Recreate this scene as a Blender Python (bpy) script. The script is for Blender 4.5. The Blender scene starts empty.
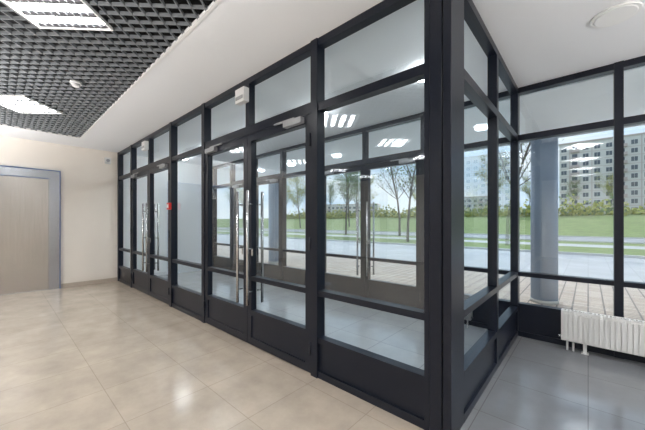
import bpy, math, random
from mathutils import Vector, Matrix
random.seed(7)
S=bpy.context.scene
S.view_settings.view_transform='Standard'
S.view_settings.look='None'
S.view_settings.exposure=0.8

# ---------------------------------------------------------------- materials
def newmat(name):
    m=bpy.data.materials.new(name); m.use_nodes=True
    nt=m.node_tree; b=nt.nodes['Principled BSDF']
    return m,nt,b
def pmat(name,col,rough=0.5,metal=0.0,var=0.08,scale=6.0,bump=0.0,bscale=200.0,spec=0.5,stretch=None):
    m,nt,b=newmat(name)
    tc=nt.nodes.new('ShaderNodeTexCoord')
    n=nt.nodes.new('ShaderNodeTexNoise'); n.inputs['Scale'].default_value=scale; n.inputs['Detail'].default_value=4
    if stretch:
        mp=nt.nodes.new('ShaderNodeMapping'); mp.inputs['Scale'].default_value=stretch
        nt.links.new(tc.outputs['Object'],mp.inputs[0]); nt.links.new(mp.outputs[0],n.inputs['Vector'])
    else: nt.links.new(tc.outputs['Object'],n.inputs['Vector'])
    mx=nt.nodes.new('ShaderNodeMix'); mx.data_type='RGBA'
    mx.inputs[6].default_value=[c*(1-var) for c in col]+[1]
    mx.inputs[7].default_value=[min(1,c*(1+var)) for c in col]+[1]
    nt.links.new(n.outputs['Fac'],mx.inputs[0])
    nt.links.new(mx.outputs[2],b.inputs['Base Color'])
    b.inputs['Roughness'].default_value=rough; b.inputs['Metallic'].default_value=metal
    b.inputs['Specular IOR Level'].default_value=spec
    if bump>0:
        n2=nt.nodes.new('ShaderNodeTexNoise'); n2.inputs['Scale'].default_value=bscale
        nt.links.new(tc.outputs['Object'],n2.inputs['Vector'])
        bp=nt.nodes.new('ShaderNodeBump'); bp.inputs['Strength'].default_value=bump; bp.inputs['Distance'].default_value=0.01
        nt.links.new(n2.outputs['Fac'],bp.inputs['Height']); nt.links.new(bp.outputs['Normal'],b.inputs['Normal'])
    return m
def tile(name,c1,c2,mort,size,rough,mw=0.003,h=None,noise=0.15,nscale=2.5,spec=0.5):
    m,nt,b=newmat(name)
    tc=nt.nodes.new('ShaderNodeTexCoord')
    br=nt.nodes.new('ShaderNodeTexBrick'); br.offset=0.0; br.squash=1.0
    br.inputs['Scale'].default_value=1.0
    br.inputs['Brick Width'].default_value=size; br.inputs['Row Height'].default_value=h or size
    br.inputs['Mortar Size'].default_value=mw; br.inputs['Mortar Smooth'].default_value=0.1
    br.inputs['Color1'].default_value=(*c1,1); br.inputs['Color2'].default_value=(*c2,1); br.inputs['Mortar'].default_value=(*mort,1)
    nt.links.new(tc.outputs['Object'],br.inputs['Vector'])
    n=nt.nodes.new('ShaderNodeTexNoise'); n.inputs['Scale'].default_value=nscale; n.inputs['Detail'].default_value=8; n.inputs['Roughness'].default_value=0.65
    nt.links.new(tc.outputs['Object'],n.inputs['Vector'])
    mr=nt.nodes.new('ShaderNodeMapRange'); mr.inputs[1].default_value=0.3; mr.inputs[2].default_value=0.7
    mr.inputs[3].default_value=1-noise; mr.inputs[4].default_value=1+noise
    nt.links.new(n.outputs['Fac'],mr.inputs[0])
    vm=nt.nodes.new('ShaderNodeVectorMath'); vm.operation='SCALE'
    nt.links.new(br.outputs['Color'],vm.inputs[0]); nt.links.new(mr.outputs[0],vm.inputs['Scale'])
    nt.links.new(vm.outputs[0],b.inputs['Base Color'])
    mr2=nt.nodes.new('ShaderNodeMapRange'); mr2.inputs[3].default_value=rough*0.8; mr2.inputs[4].default_value=rough*1.35
    nt.links.new(n.outputs['Fac'],mr2.inputs[0]); nt.links.new(mr2.outputs[0],b.inputs['Roughness'])
    b.inputs['Specular IOR Level'].default_value=spec
    return m
def emat(name,col,st):
    m,nt,b=newmat(name)
    b.inputs['Base Color'].default_value=(*col,1)
    b.inputs['Emission Color'].default_value=(*col,1); b.inputs['Emission Strength'].default_value=st
    return m
def glassmat(name,tint,base=0.08):
    m=bpy.data.materials.new(name); m.use_nodes=True; nt=m.node_tree; nt.nodes.clear()
    o=nt.nodes.new('ShaderNodeOutputMaterial'); mx=nt.nodes.new('ShaderNodeMixShader')
    t=nt.nodes.new('ShaderNodeBsdfTransparent'); t.inputs[0].default_value=(*tint,1)
    g=nt.nodes.new('ShaderNodeBsdfGlossy'); g.inputs['Roughness'].default_value=0.0; g.inputs[0].default_value=(.90,.96,1,1)
    lw=nt.nodes.new('ShaderNodeLayerWeight'); lw.inputs[0].default_value=0.5
    p=nt.nodes.new('ShaderNodeMath'); p.operation='POWER'; p.inputs[1].default_value=4.0
    nt.links.new(lw.outputs['Facing'],p.inputs[0])
    mm=nt.nodes.new('ShaderNodeMath'); mm.operation='MULTIPLY_ADD'; mm.inputs[1].default_value=0.85; mm.inputs[2].default_value=base; mm.use_clamp=True
    nt.links.new(p.outputs[0],mm.inputs[0])
    nt.links.new(mm.outputs[0],mx.inputs[0]); nt.links.new(t.outputs[0],mx.inputs[1]); nt.links.new(g.outputs[0],mx.inputs[2])
    nt.links.new(mx.outputs[0],o.inputs[0])
    return m

M={}
M['frame']=pmat('frame_anthracite',(0.009,0.012,0.022),0.32,0.0,0.05,spec=.32)
M['frame2']=pmat('gasket_black',(0.004,0.005,0.006),0.5)
M['glass']=glassmat('pane_glass',(0.89,0.955,0.975),.12)
M['steel']=pmat('brushed_steel',(0.60,0.60,0.61),0.25,1.0,0.05,30)
M['lift']=pmat('lift_steel',(0.50,0.475,0.45),0.27,1.0,0.16,4,stretch=(1,14,.35))
M['liftframe']=pmat('lift_frame',(0.42,0.44,0.48),0.25,0.95,0.08,4,stretch=(1,14,.35))
M['liftblue']=pmat('lift_trim_blue',(0.05,0.12,0.32),0.4,0.2)
M['wall']=pmat('wall_cream',(0.82,0.765,0.70),0.75,0,0.03,3,0.15,120)
M['vest']=pmat('vestibule_wall_white',(0.80,0.84,0.88),0.7,0,0.02)
M['white']=pmat('white_paint',(0.88,0.88,0.88),0.7,0,0.02)
M['ceil']=pmat('ceiling_white',(0.87,0.88,0.905),0.6,0,0.015,1.5)
M['black']=pmat('void_black',(0.004,0.004,0.005),0.9)
M['grid']=pmat('grid_metal',(0.25,0.265,0.28),0.5,0.1)
M['floor']=tile('floor_beige_tile',(0.50,0.43,0.355),(0.465,0.40,0.33),(0.37,0.315,0.255),0.6,0.15,0.003,noise=0.13,nscale=3.5)
M['floorg']=tile('floor_grey_tile',(0.235,0.245,0.26),(0.215,0.225,0.24),(0.14,0.14,0.145),0.6,0.13,0.003,noise=0.08,nscale=3)
M['floorv']=tile('floor_vestibule_tile',(0.47,0.50,0.53),(0.44,0.47,0.50),(0.28,0.29,0.30),0.6,0.13,0.003,noise=0.08,nscale=3)
M['base']=pmat('baseboard_tile',(0.50,0.43,0.36),0.3,0,0.06)
M['rad']=pmat('radiator_enamel',(0.80,0.80,0.79),0.3,0,0.01)
M['plastic']=pmat('white_plastic',(0.75,0.75,0.75),0.4,0,0.01)
M['red']=pmat('red_plastic',(0.6,0.02,0.015),0.35,0,0.03)
M['lamp']=emat('lamp_glow',(1.0,0.985,0.96),36.0)
M['lampsoft']=emat('lamp_diffuser_off',(0.90,0.90,0.90),0.0)
M['addedglow']=emat('added_dome_glow',(0.96,0.98,1.0),26.0)  # glow of the added vestibule domes
M['lamprefl']=pmat('lamp_reflector',(0.04,0.04,0.045),0.4,0.0)
M['closer']=pmat('door_closer_grey',(0.36,0.37,0.39),0.4,0.3)
M['paver']=tile('paver_pink',(0.54,0.42,0.34),(0.66,0.55,0.46),(0.24,0.20,0.18),0.2,0.8,0.012,h=0.1,noise=0.1)
M['plaza']=tile('plaza_slab',(0.47,0.46,0.46),(0.51,0.50,0.50),(0.40,0.39,0.39),0.5,0.8,0.008,noise=0.1,nscale=.6)
M['asph']=pmat('asphalt',(0.33,0.33,0.34),0.85,0,0.12,1.0)
M['curb']=pmat('curb_concrete',(0.55,0.54,0.52),0.8)
M['grass']=pmat('grass',(0.19,0.245,0.075),0.9,0,0.45,1.2)
M['bark']=pmat('bark',(0.13,0.11,0.095),0.9,0,0.3,5)
M['leaf']=pmat('leaf_green',(0.17,0.24,0.09),0.7,0,0.35,2)
M['leafy']=pmat('leaf_yellow',(0.38,0.38,0.08),0.7,0,0.3,1)
M['col']=pmat('column_bluegrey',(0.27,0.35,0.47),0.5,0,0.06,4)
M['panelw']=pmat('block_panel_white',(0.66,0.63,0.62),0.8,0,0.06,.2)
M['panelr']=pmat('block_panel_pink',(0.52,0.43,0.42),0.8,0,0.06,.2)
M['win']=pmat('block_window',(0.09,0.11,0.14),0.2,0,0.3,.5)
M['canopy']=pmat('canopy_soffit',(0.86,0.93,0.99),0.5,0,0.02)

# ---------------------------------------------------------------- mesh builder
class MB:
    def __init__(s): s.v=[]; s.f=[]; s.m=[]; s.mats=[]; s.sm=[]
    def mi(s,k):
        if k not in s.mats: s.mats.append(k)
        return s.mats.index(k)
    def box(s,x0,x1,y0,y1,z0,z1,k,mat=None):
        b=len(s.v)
        for p in [(x0,y0,z0),(x1,y0,z0),(x1,y1,z0),(x0,y1,z0),(x0,y0,z1),(x1,y0,z1),(x1,y1,z1),(x0,y1,z1)]:
            p=Vector(p)
            s.v.append(mat@p if mat else p)
        for q in [(0,3,2,1),(4,5,6,7),(0,1,5,4),(1,2,6,5),(2,3,7,6),(3,0,4,7)]:
            s.f.append([b+i for i in q]); s.m.append(s.mi(k)); s.sm.append(False)
    def quad(s,pts,k):
        b=len(s.v); s.v+= [Vector(p) for p in pts]; s.f.append([b+i for i in range(len(pts))]); s.m.append(s.mi(k)); s.sm.append(False)
    def tube(s,p0,p1,r0,r1,k,n=12,cap=True):
        p0=Vector(p0);p1=Vector(p1);d=(p1-p0).normalized()
        a=Vector((0,0,1)) if abs(d.z)<.9 else Vector((1,0,0))
        u=d.cross(a).normalized(); w=d.cross(u)
        b=len(s.v)
        for i in range(n):
            t=2*math.pi*i/n; o=u*math.cos(t)+w*math.sin(t)
            s.v.append(p0+o*r0); s.v.append(p1+o*r1)
        for i in range(n):
            j=(i+1)%n
            s.f.append([b+2*i,b+2*i+1,b+2*j+1,b+2*j]); s.m.append(s.mi(k)); s.sm.append(True)
        if cap:
            s.f.append([b+2*i for i in range(n)]); s.m.append(s.mi(k)); s.sm.append(False)
            s.f.append([b+2*i+1 for i in reversed(range(n))]); s.m.append(s.mi(k)); s.sm.append(False)
    def mesh(s,name):
        me=bpy.data.meshes.new(name); me.from_pydata([tuple(v) for v in s.v],[],s.f)
        for k in s.mats: me.materials.append(M[k])
        me.polygons.foreach_set('material_index',s.m); me.polygons.foreach_set('use_smooth',s.sm)
        me.update(); return me
    def obj(s,name,bevel=0):
        o=bpy.data.objects.new(name,s.mesh(name)); S.collection.objects.link(o)
        if bevel:
            bv=o.modifiers.new('bevel','BEVEL'); bv.width=bevel; bv.segments=2; bv.limit_method='ANGLE'
        return o

H=3.05; XL=-8.31; YF=1.93; YW=4.30; XR=5.0; YB=-6.0; XC=-0.64
# ---------------------------------------------------------------- shell
b=MB(); b.box(XL,XR,YB,YF+.03,-.15,0,'floor'); b.obj('floor')
b=MB(); b.box(XC-.04,XR,YF+.03,YW+.1,-.15,0,'floorg'); b.obj('floor_grey_tile')
b=MB(); b.box(XL,XC-.04,YF+.03,YW+.1,-.15,0,'floorv'); b.obj('floor_vestibule')
b=MB(); b.box(XL-.2,XL,YB,YF+.04,-.15,3.5,'wall'); b.box(XL-.2,XL,YF+.04,YW+.1,-.15,3.5,'vest'); b.obj('wall_left')
b=MB(); b.box(XL-.2,XR+.2,YB-.2,YB,-.15,3.5,'wall'); b.obj('wall_back')
b=MB(); b.box(XR,XR+.2,YB,YW+.1,-.15,3.5,'wall'); b.obj('wall_right')
GX=-7.43; GY=1.12
b=MB()
b.box(XL,XR,GY,YW+.1,H,3.5,'ceil')
b.box(XL,GX,YB,GY,H,3.5,'ceil')
b.box(GX,XR,YB,GY,3.42,3.5,'black')
b.box(GX,GX+.012,YB,GY-.012,H+.03,3.42,'black'); b.box(GX,XR,GY-.012,GY,H+.03,3.42,'black')
b.obj('ceiling')
b=MB(); b.box(GX,XR,GY-.025,GY,H-.006,H+.02,'white'); b.box(GX,GX+.025,YB,GY-.025,H-.006,H+.02,'white'); b.obj('trim_1')
b=MB(); b.box(XL,XL+.012,.91,YF,0,.085,'base'); b.box(XL,XL+.012,YB,-1.05,0,.085,'base'); b.obj('baseboard_left')

# open-cell grid, 45 degrees
b=MB(); P=.1; T=.008
def clip(c,sgn):
    x0,x1,y0,y1=GX+.026,XR,YB,GY-.026
    ya,yb=(y0-c)*sgn,(y1-c)*sgn
    lo=max(x0,min(ya,yb)); hi=min(x1,max(ya,yb))
    return (lo,hi) if hi-lo>.02 else None
for sgn in (1,-1):
    step=P*math.sqrt(2)
    cs=[GY-sgn*x for x in (GX,XR)]+[YB-sgn*x for x in (GX,XR)]
    c=min(cs)
    while c<max(cs):
        r=clip(c,sgn)
        if r:
            x0,x1=r; y0=sgn*x0+c; y1=sgn*x1+c
            L=math.hypot(x1-x0,y1-y0); 
            mt=Matrix.Translation((x0,y0,H))@Matrix.Rotation(math.atan2(y1-y0,x1-x0),4,'Z')
            b.box(0,L,-T/2,T/2,0,.028,'grid',mt)
        c+=step
b.obj('ceiling_grid')

# recessed lamps
def lamp():
    b=MB(); a=.30
    b.box(-a,a,-a,a,.012,.05,'lamprefl')
    for (x0,x1,y0,y1) in [(-a,a,-a,-a+.015),(-a,a,a-.015,a),(-a,-a+.015,-a+.015,a-.015),(a-.015,a,-a+.015,a-.015)]:
        b.box(x0,x1,y0,y1,-.012,.012,'white')
    for i in range(4):
        yc=-.2115+.141*i
        b.box(-.272,.272,yc-.030,yc+.030,.004,.011,'lamp')
        for s_ in (-1,1):
            b.quad([(-.275,yc+s_*.036,.011),(.275,yc+s_*.036,.011),(.275,yc+s_*.068,-.006),(-.275,yc+s_*.068,-.006)],'lamprefl')
        for j in range(1,10): b.box(-.275+j*.055-.002,-.275+j*.055+.002,yc-.06,yc+.06,-.006,.003,'closer')
    return b.mesh('ceiling_lamp')
lm=lamp(); n=0
def addlamp(X,Y,rot):
    global n
    o=bpy.data.objects.new('ceiling_lamp' if n==0 else 'ceiling_lamp.%03d'%n,lm); n+=1
    S.collection.objects.link(o); o.location=(X,Y,H-.012); o.rotation_euler=(0,0,math.radians(rot))
for X in (-5.87,-3.0,-.1,2.7):
    for Y in (.24,-1.54,-3.3,-5.0): addlamp(X,Y,45)
addlamp(2.6,2.9,0); addlamp(4.2,2.9,0)  # unseen panels added to light the right hall

def disc_lamp(name,X,Y,mk,r=.15,dome=False):
    b=MB(); b.tube((0,0,0),(0,0,-.012),r,r*.97,'white',40)
    if dome:
        b.tube((0,0,-.012),(0,0,-.05),r*.9,r*.85,mk,32,False); b.tube((0,0,-.05),(0,0,-.075),r*.85,r*.55,mk,32)
    else: b.tube((0,0,-.012),(0,0,-.016),r*.86,r*.8,mk,40)
    o=b.obj(name); o.location=(X,Y,H); return o
disc_lamp('round_ceiling_light',.16,3.3,'lampsoft')
for i,X in enumerate((-2.9,-6.2,-1.35,-4.55,-7.6)): disc_lamp('round_ceiling_light.%03d'%(i+1),X,3.15,'addedglow',.13,True)  # lit domes added to brighten the vestibule and its ceiling

# added out-of-view uplights, shaped as floor lamps, to brighten ceiling and soffit
for i,(X,Y,W_) in enumerate(((-6.9,-1.0,40),(-4.4,-1.0,40),(-1.6,-.9,38),(2.2,1.5,46),(2.6,3.2,28))):
    b=MB(); b.tube((0,0,0),(0,0,.03),.15,.14,'closer',32); b.tube((0,0,.03),(0,0,1.86),.014,.014,'closer',12); b.tube((0,0,1.86),(0,0,2.0),.03,.16,'closer',32,False)
    o=b.obj('added_uplight' if i==0 else 'added_uplight.%03d'%i); o.location=(X,Y,0)
    l=bpy.data.lights.new('fill_light','AREA'); l.shape='DISK'; l.size=.26; l.energy=W_; l.color=(1,.99,.98)
    lo=bpy.data.objects.new('fill_light',l); S.collection.objects.link(lo); lo.parent=o; lo.location=(0,0,1.985); lo.rotation_euler=(math.pi,0,0)

# smoke detector
b=MB(); b.tube((0,0,0),(0,0,-.03),.055,.055,'plastic',24); b.tube((0,0,-.03),(0,0,-.06),.045,.03,'plastic',24)
o=b.obj('smoke_detector'); o.location=(-4.47,.62,H)

# ---------------------------------------------------------------- glazing frames
def panel_fixed(b,x0,x1,ya,yb,zb=.36,zr=(.735,.785)):
    b.box(x0,x1,ya,yb,0,.06,'frame'); b.box(x0,x1,ya+.02,yb-.02,.06,zb-.05,'frame')
    b.box(x0,x1,ya,yb,zb-.05,zb,'frame')
    b.box(x0,x1,ya,yb,zr[0],zr[1],'frame')
    b.box(x0,x1,ya,yb,2.40,2.47,'frame')
    b.box(x0,x1,ya,yb,2.985,H,'frame')
def glassx(b,x0,x1,y,z0,z1): b.quad([(x0,y,z0),(x1,y,z0),(x1,y,z1),(x0,y,z1)],'glass')
def glassy(b,x,y0,y1,z0,z1): b.quad([(x,y0,z0),(x,y1,z0),(x,y1,z1),(x,y0,z1)],'glass')

DC=(-2.91,-6.20); HW=1.03
def wallframe(name,ya,yb,xs_posts,doors,zb):
    b=MB(); yg=(ya+yb)/2
    for (x0,x1) in xs_posts: b.box(x0,x1,ya-.012,yb+.012,0,H,'frame')
    ps=sorted(xs_posts)
    for i in range(len(ps)-1):
        x0=ps[i][1]; x1=ps[i+1][0]; isd=[d for d in doors if x0<d<x1]
        if isd:
            c=isd[0]
            b.box(x0,x1,ya,yb,2.40,2.50,'frame'); b.box(x0,x1,ya,yb,2.985,H,'frame')
            b.box(c-.035,c+.035,ya,yb,2.5,2.985,'frame')
            glassx(b,x0,c-.035,yg,2.5,2.985); glassx(b,c+.035,x1,yg,2.5,2.985)
        else:
            panel_fixed(b,x0,x1,ya,yb,zb)
            glassx(b,x0,x1,yg,zb,.735); glassx(b,x0,x1,yg,.785,2.40); glassx(b,x0,x1,yg,2.47,2.985)
    return b.obj(name)
dj=lambda c:[(c-HW-.08,c-HW),(c+HW,c+HW+.08)]
posts=[(XL+.001,XL+.07),(-.815,-.78)]+dj(DC[0])+dj(DC[1])
wallframe('window_1',YF,YF+.08,posts,DC,.36)
posts2=[(XL+.001,XL+.07),(-.72,-.64)]+dj(DC[0])+dj(DC[1])
xx=.20
while xx<4.9: posts2.append((xx,xx+.07)); xx+=1.05
posts2.append((XR-.07,XR))
wallframe('window_2',YW,YW+.1,posts2,DC,.40)
# corner column
b=MB()
b.box(-.779,-.70,YF-.012,2.03,0,H,'frame'); b.box(-.70,-.69,YF+.005,2.0,0,H,'frame2'); b.box(-.69,XC,YF-.012,2.18,0,H,'frame')
b.obj('corner_post',.003)
# side return glazing
b=MB(); xa,xb=XC-.08,XC; xg=XC-.04
b.box(xa,xb,3.17,3.24,0,H,'frame'); 
for (y0,y1) in ((2.18,3.17),(3.24,YW-.012)):
    b.box(xa,xb,y0,y1,0,.06,'frame'); b.box(xa+.02,xb-.02,y0,y1,.06,.31,'frame'); b.box(xa,xb,y0,y1,.31,.36,'frame')
    b.box(xa,xb,y0,y1,.735,.785,'frame'); b.box(xa,xb,y0,y1,2.4,2.47,'frame'); b.box(xa,xb,y0,y1,2.985,H,'frame')
    glassy(b,xg,y0,y1,.36,.735); glassy(b,xg,y0,y1,.785,2.4); glassy(b,xg,y0,y1,2.47,2.985)
b.obj('window_3')

# ---------------------------------------------------------------- doors
def leaf(name,x0,x1,ya,yb,hx,closer=True):
    b=MB(); s=.075; yg=(ya+yb)/2
    z0,z1=.012,2.395
    b.box(x0,x0+s,ya,yb,z0,z1,'frame'); b.box(x1-s,x1,ya,yb,z0,z1,'frame')
    b.box(x0+s,x1-s,ya,yb,z1-.08,z1,'frame'); b.box(x0+s,x1-s,ya,yb,z0,.09,'frame')
    b.box(x0+s,x1-s,ya+.015,yb-.015,.09,.34,'frame'); b.box(x0+s,x1-s,ya,yb,.34,.40,'frame')
    b.box(x0+s,x1-s,ya,yb,.735,.785,'frame')
    glassx(b,x0+s,x1-s,yg,.40,.735); glassx(b,x0+s,x1-s,yg,.785,z1-.08)
    for yo,sg in ((ya,-1),(yb,1)):
        yc=yo+sg*.065
        b.tube((hx,yc,.47),(hx,yc,1.75),.016,.016,'steel',16)
        for z in (.62,1.1,1.60): b.tube((hx,yo,z),(hx,yc,z),.009,.009,'steel',10)
    b.box(hx-.012,hx+.012,ya-.006,ya,1.02,1.10,'steel')
    if closer:
        hinge = x0 if hx>(x0+x1)/2 else x1
        d=1 if hinge==x0 else -1
        xs=sorted((hinge+d*.09,hinge+d*.34))
        b.box(xs[0],xs[1],ya-.05,ya,z1-.07,z1-.015,'closer')
        b.box(min(hinge+d*.2,hinge+d*.5),max(hinge+d*.2,hinge+d*.5),ya-.035,ya-.02,z1-.012,z1+.004,'closer')
    for z in (.25,1.2,2.15):
        hg= x0+.0 if hx>(x0+x1)/2 else x1
        b.tube((hg,ya-.012,z-.06),(hg,ya-.012,z+.06),.012,.012,'frame',10)
    return b.obj(name)
nd=1
for ya,yb in ((YF+.0,YF+.07),(YW+.01,YW+.09)):
    for c in DC:
        leaf('door_%d'%nd,c-HW+.004,c-.003,ya,yb,c-.1); nd+=1
        leaf('door_%d'%nd,c+.003,c+HW-.004,ya,yb,c+.1); nd+=1

# motion sensors over doors
for i,c in enumerate(DC):
    b=MB(); b.box(-.09,.09,-.07,0,-.08,.08,'plastic'); b.box(-.07,.07,-.078,-.07,-.05,-.01,'closer'); b.box(-.02,.02,-.0,.015,-.03,.03,'plastic')
    o=b.obj('motion_sensor' if i==0 else 'motion_sensor.001',.008); o.location=(c-.03,YF-.016,2.84)
b=MB(); b.box(-.05,.05,-.04,0,-.055,.055,'red'); b.box(-.03,.03,-.045,-.04,-.03,.03,'plastic')
o=b.obj('fire_alarm_call_point',.004); o.location=(-5.12,YF-.013,1.66)
b=MB(); b.box(0,.07,-.06,.06,-.07,.07,'plastic'); b.tube((.07,0,0),(.08,0,0),.04,.035,'closer',20)
o=b.obj('wall_speaker',.005); o.location=(XL,1.72,2.82)

# ---------------------------------------------------------------- elevator
b=MB(); e0,e1=-1.02,.885; f=.17; X=XL+.001
b.box(X,X+.05,e0,e0+f,0,2.46,'liftframe'); b.box(X,X+.05,e1-f,e1,0,2.46,'liftframe'); b.box(X,X+.05,e0+f,e1-f,2.30,2.46,'liftframe')
b.box(X,X+.06,e0-.012,e1+.012,2.46,2.475,'liftblue'); b.box(X,X+.055,e1,e1+.012,0,2.46,'liftblue'); b.box(X,X+.055,e0-.012,e0,0,2.46,'liftblue')
b.box(X,X+.053,e0+f,e1-f,2.292,2.30,'liftblue')
mid=(e0+e1)/2
b.box(X+.004,X+.02,e0+f,mid-.002,.012,2.29,'lift'); b.box(X+.004,X+.02,mid+.002,e1-f,.012,2.29,'lift'); b.box(X+.002,X+.006,mid-.002,mid+.002,.012,2.29,'black')
b.box(X,X+.05,e0+f,e1-f,0,.012,'steel')
b.box(X+.05,X+.055,mid-.09,mid+.09,2.35,2.42,'black'); b.box(X+.05,X+.055,e0+.05,e0+.12,.95,1.25,'steel')
b.obj('elevator')

# ---------------------------------------------------------------- radiator
b=MB(); x0,x1=-.22,1.38; yb_,yf_=4.24,4.14; z0,z1=.11,.43
b.box(x0,x1,yb_-.012,yb_,z0,z1,'rad'); 
nr=int((x1-x0-.04)/.04)
for i in range(nr):
    xa=x0+.02+i*.04
    b.box(xa+.007,xa+.033,yf_-.008,yf_+.012,z0+.015,z1-.02,'rad')
b.box(x0+.003,x1-.003,yf_+.008,yf_+.02,z0,z1-.004,'rad')
b.box(x0,x0+.006,yf_+.002,yb_,z0+.005,z1+.006,'rad'); b.box(x1-.006,x1,yf_+.002,yb_,z0+.005,z1+.006,'rad')
for i in range(53):
    xa=x0+.012+i*.03
    b.box(xa,xa+.012,yf_+.012,yb_-.01,z1-.008,z1+.002,'rad')
b.box(x0,x1,yf_+.006,yf_+.016,z1-.01,z1+.006,'rad'); b.box(x0,x1,yb_-.016,yb_,z1-.01,z1+.006,'rad')
for xa in (x0+.18,x1-.2):
    b.box(xa,xa+.03,yf_+.04,yf_+.06,0,z0+.05,'rad'); b.box(xa-.015,xa+.045,yf_+.02,yf_+.09,0,.006,'rad')
b.tube((x0+.05,yf_+.05,0),(x0+.05,yf_+.05,z0),.010,.010,'rad',10); b.tube((x0+.10,yf_+.05,0),(x0+.10,yf_+.05,z0),.010,.010,'rad',10)
b.tube((x0-.03,yf_+.05,z0+.03),(x0,yf_+.05,z0+.03),.016,.016,'steel',12)
b.obj('radiator')

# ---------------------------------------------------------------- exterior
G=-.04
b=MB()
def strip(b,y0,y1,z0,z1,k,x0=-160,x1=160): b.quad([(x0,y0,z0),(x1,y0,z0),(x1,y1,z1),(x0,y1,z1)],k)
strip(b,4.40,9.4,G,G,'paver'); strip(b,9.4,17,G,G,'plaza'); 
strip(b,17.2,22,G+.03,G+.05,'grass'); strip(b,22,24.5,G+.05,G+.05,'plaza'); strip(b,24.5,28,G+.05,G+.02,'grass')
strip(b,28,37,G,G,'asph'); strip(b,37,42,G,0.3,'grass'); strip(b,42,60,.3,2.6,'grass'); strip(b,60,260,2.6,2.6,'grass')
for y in (17.0,27.9,37.0): b.box(-160,160,y,y+.2,G-.1,G+.1,'curb')
b.obj('ground')
b=MB(); b.box(-14,9,YW+.12,6.96,2.98,3.5,'canopy'); b.box(-14,9,6.96,7.0,2.96,3.52,'liftframe'); b.obj('entrance_canopy')
for i,(X,Y) in enumerate(((-.59,6.62),(-8.3,6.62),(6.9,6.62))):
    b=MB(); b.tube((0,0,G),(0,0,2.98),.2,.2,'col',40); b.tube((0,0,G),(0,0,G+.06),.21,.21,'curb',40); b.tube((0,0,2.92),(0,0,2.98),.22,.22,'col',40)
    o=b.obj('round_column' if i==0 else 'round_column.%03d'%i); o.location=(X,Y,0)

def block(name,x0,x1,y0,y1,z0,floors,fh=2.8,bay=3.0,rot=0):
    b=MB(); w=x1-x0; h=floors*fh+1.5
    b.box(0,w,0,y1-y0,0,h,'panelw'); b.box(-.2,w+.2,-.2,y1-y0+.2,h,h+.5,'panelr')
    nb=int(w/bay)
    for f_ in range(floors):
        z=1.2+f_*fh
        b.box(0,w,-.04,0,z-.5,z-.35,'panelr')
        for i in range(nb):
            xa=i*bay+.6
            if i%4==1:
                b.box(xa-.4,xa+bay-.9,-1.0,0,z-.3,z+.7,'panelr'); b.box(xa,xa+1.5,-.06,0,z+.7,z+2.0,'win')
            else:
                b.box(xa,xa+1.5,-.06,0,z+.3,z+1.75,'win'); b.box(xa+.7,xa+.78,-.09,-.06,z+.3,z+1.75,'panelw')
    for i in range(1,nb,2): b.box(i*bay-.15,i*bay+.1,-.03,0,0,h,'panelr')
    for f_ in range(floors):
        for i in range(int((y1-y0)/4)): b.box(-.06,0,1+i*4,2.4+i*4,1.5+f_*fh,2.95+f_*fh,'win')
    o=b.obj(name); o.location=(x0,y0,z0); o.rotation_euler=(0,0,rot); return o
block('apartment_building',-8,64,141,155,.5,10)
block('apartment_building.001',-75,-40,190,204,.5,5)
block('apartment_building.002',-150,-100,150,165,.5,4,rot=.4)

# trees
def tree(name,h,leafk,nl,spread,seed,crown=.35):
    r=random.Random(seed); b=MB(); tips=[]
    def grow(p,d,L,rad,lev):
        segs=4; q=p
        for i in range(segs):
            d2=(d+Vector((r.uniform(-.12,.12),r.uniform(-.12,.12),r.uniform(-.02,.1)))).normalized()
            nq=q+d2*L/segs; ra=rad*(1-i/segs*.6); rb=rad*(1-(i+1)/segs*.6)
            b.tube(q,nq,ra,rb,'bark',6 if lev else 9,False)
            q=nq; d=d2
            if lev<3 and (lev>0 or i*L/segs>h*crown*.3):
                for _ in range(2 if lev else 4):
                    a=r.uniform(0,6.28); up=r.uniform(.3,1.0)
                    nd=Vector((math.cos(a)*spread,math.sin(a)*spread,up)).normalized()
                    grow(q,nd,L*r.uniform(.3,.5),rb*.45,lev+1)
            if lev>=1: tips.append((q.copy(),L))
    grow(Vector((0,0,-.1)),Vector((0,0,1)),h,h*.016,0)
    for _ in range(nl):
        p,L=r.choice(tips); s=r.uniform(.05,.11)*h/7
        c=p+Vector((r.gauss(0,.28),r.gauss(0,.28),r.gauss(0,.28)))*h/8
        u=Vector((r.uniform(-1,1),r.uniform(-1,1),r.uniform(-1,1))).normalized(); w=u.orthogonal().normalized()
        b.quad([c-u*s,c+w*s*.6,c+u*s,c-w*s*.6],leafk)
    return b.mesh(name)
t1=tree('tree',8.5,'leaf',2600,.55,3); t2=tree('tree_b',10,'leafy',3200,.6,5); t3=tree('tree_c',7,'leaf',500,.5,9)
nt_=0
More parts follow.
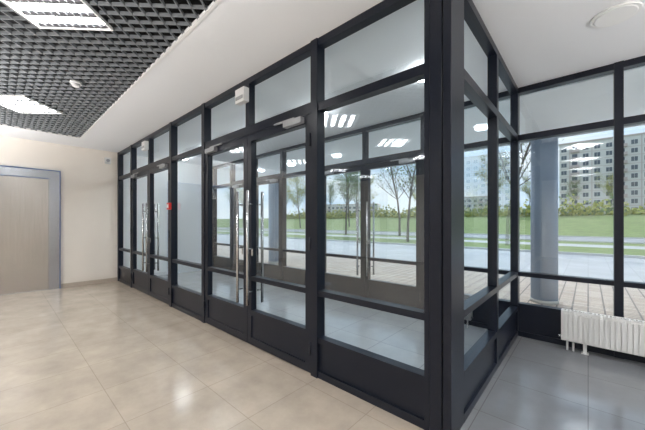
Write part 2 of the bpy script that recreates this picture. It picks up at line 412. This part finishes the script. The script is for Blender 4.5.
for (X,Y,me,s) in [(-3.6,20.5,t3,1.0),(-9.5,19.5,t3,.9),(-14,27,t3,1.1),(-20,26,t1,.8),(-27,38,t1,.9),(-33,44,t1,1),(-42,40,t2,.8),(-22,54,t1,.9),(-14,64,t2,.8),(-50,30,t1,1),(-62,40,t2,1),(-60,22,t1,.8),(-75,30,t1,1),(-90,38,t2,1.1),(-90,20,t1,1),(-110,28,t2,1.1),(3,64,t2,.45),(-8,65,t2,.5),(9,66,t2,.5),(16,65,t2,.45),(24,66,t1,.5),(-2,67,t1,.5),(-45,68,t2,.8),(-60,70,t1,1),(-75,65,t1,1),(-30,68,t2,.7)]:
    z=G if Y<37 else (.3+(Y-42)/18*2.3 if Y<60 else 2.6)
    if 37<=Y<42: z=.1
    o=bpy.data.objects.new('street_tree' if nt_==0 else 'street_tree.%03d'%nt_,me); nt_+=1
    S.collection.objects.link(o); o.location=(X,Y,z); o.scale=(s,s,s); o.rotation_euler=(0,0,nt_*1.3)
# hedge of low bushes
b=MB(); r=random.Random(2)
for i in range(9000):
    x=r.uniform(-70,45); y=59+r.gauss(0,1.0)+math.sin(x*.3); hh=1.6+.8*math.sin(x*.9)*math.sin(x*.37)
    c=Vector((x,y,2.4+abs(r.gauss(0,.5))*hh)); s=r.uniform(.15,.32)
    u=Vector((r.uniform(-1,1),r.uniform(-1,1),r.uniform(-1,1))).normalized(); w=u.orthogonal()
    b.quad([c-u*s,c+w*s*.7,c+u*s,c-w*s*.7],'leafy' if r.random()<.7 else 'leaf')
b.obj('hedge_row')
# street lamps
for i,(X,Y) in enumerate(((-16,22.8),(-34,22.8),(-58,22.8),(2,39))):
    b=MB(); b.tube((0,0,G),(0,0,1),.09,.08,'curb',10); b.tube((0,0,1),(0,0,7),.06,.04,'curb',10); b.tube((0,0,7),(0,-.9,7.25),.03,.03,'curb',8); b.box(-.12,.12,-1.5,-.8,7.2,7.3,'closer')
    o=b.obj('street_lamp' if i==0 else 'street_lamp.%03d'%i); o.location=(X,Y,0.02)

# ---------------------------------------------------------------- world
w=bpy.data.worlds.new('World'); S.world=w; w.use_nodes=True; nt=w.node_tree
bg=nt.nodes['Background']; tc=nt.nodes.new('ShaderNodeTexCoord'); sp=nt.nodes.new('ShaderNodeSeparateXYZ')
nt.links.new(tc.outputs['Generated'],sp.inputs[0])
cr=nt.nodes.new('ShaderNodeValToRGB'); nt.links.new(sp.outputs['Z'],cr.inputs[0])
cr.color_ramp.elements[0].position=0.0; cr.color_ramp.elements[0].color=(.50,.60,.70,1)
cr.color_ramp.elements[1].position=.7; cr.color_ramp.elements[1].color=(.50,.72,1.0,1)
mp=nt.nodes.new('ShaderNodeMapping'); mp.inputs['Scale'].default_value=(1,1,3); nt.links.new(tc.outputs['Generated'],mp.inputs[0])
nz=nt.nodes.new('ShaderNodeTexNoise'); nz.inputs['Scale'].default_value=3.0; nz.inputs['Detail'].default_value=6; nt.links.new(mp.outputs[0],nz.inputs['Vector'])
mr=nt.nodes.new('ShaderNodeMapRange'); mr.inputs[1].default_value=.42; mr.inputs[2].default_value=.62; nt.links.new(nz.outputs['Fac'],mr.inputs[0])
mx=nt.nodes.new('ShaderNodeMix'); mx.data_type='RGBA'; nt.links.new(mr.outputs[0],mx.inputs[0]); nt.links.new(cr.outputs[0],mx.inputs[6]); mx.inputs[7].default_value=(.78,.80,.83,1)
nt.links.new(mx.outputs[2],bg.inputs[0]); bg.inputs[1].default_value=.88
sl=bpy.data.lights.new('sun','SUN'); sl.energy=1.5; sl.angle=math.radians(4); sl.color=(1,.96,.9)
so=bpy.data.objects.new('sun',sl); S.collection.objects.link(so); so.rotation_euler=(math.radians(50),0,math.radians(215))

# ---------------------------------------------------------------- camera
c=bpy.data.cameras.new('camera'); co=bpy.data.objects.new('camera',c); S.collection.objects.link(co)
c.sensor_width=36; c.lens=294/645*36; c.shift_y=7/645; c.clip_start=.02; c.clip_end=1000
co.location=(0,0,1.4); co.rotation_euler=(math.radians(90),0,math.radians(42.1))
S.camera=co
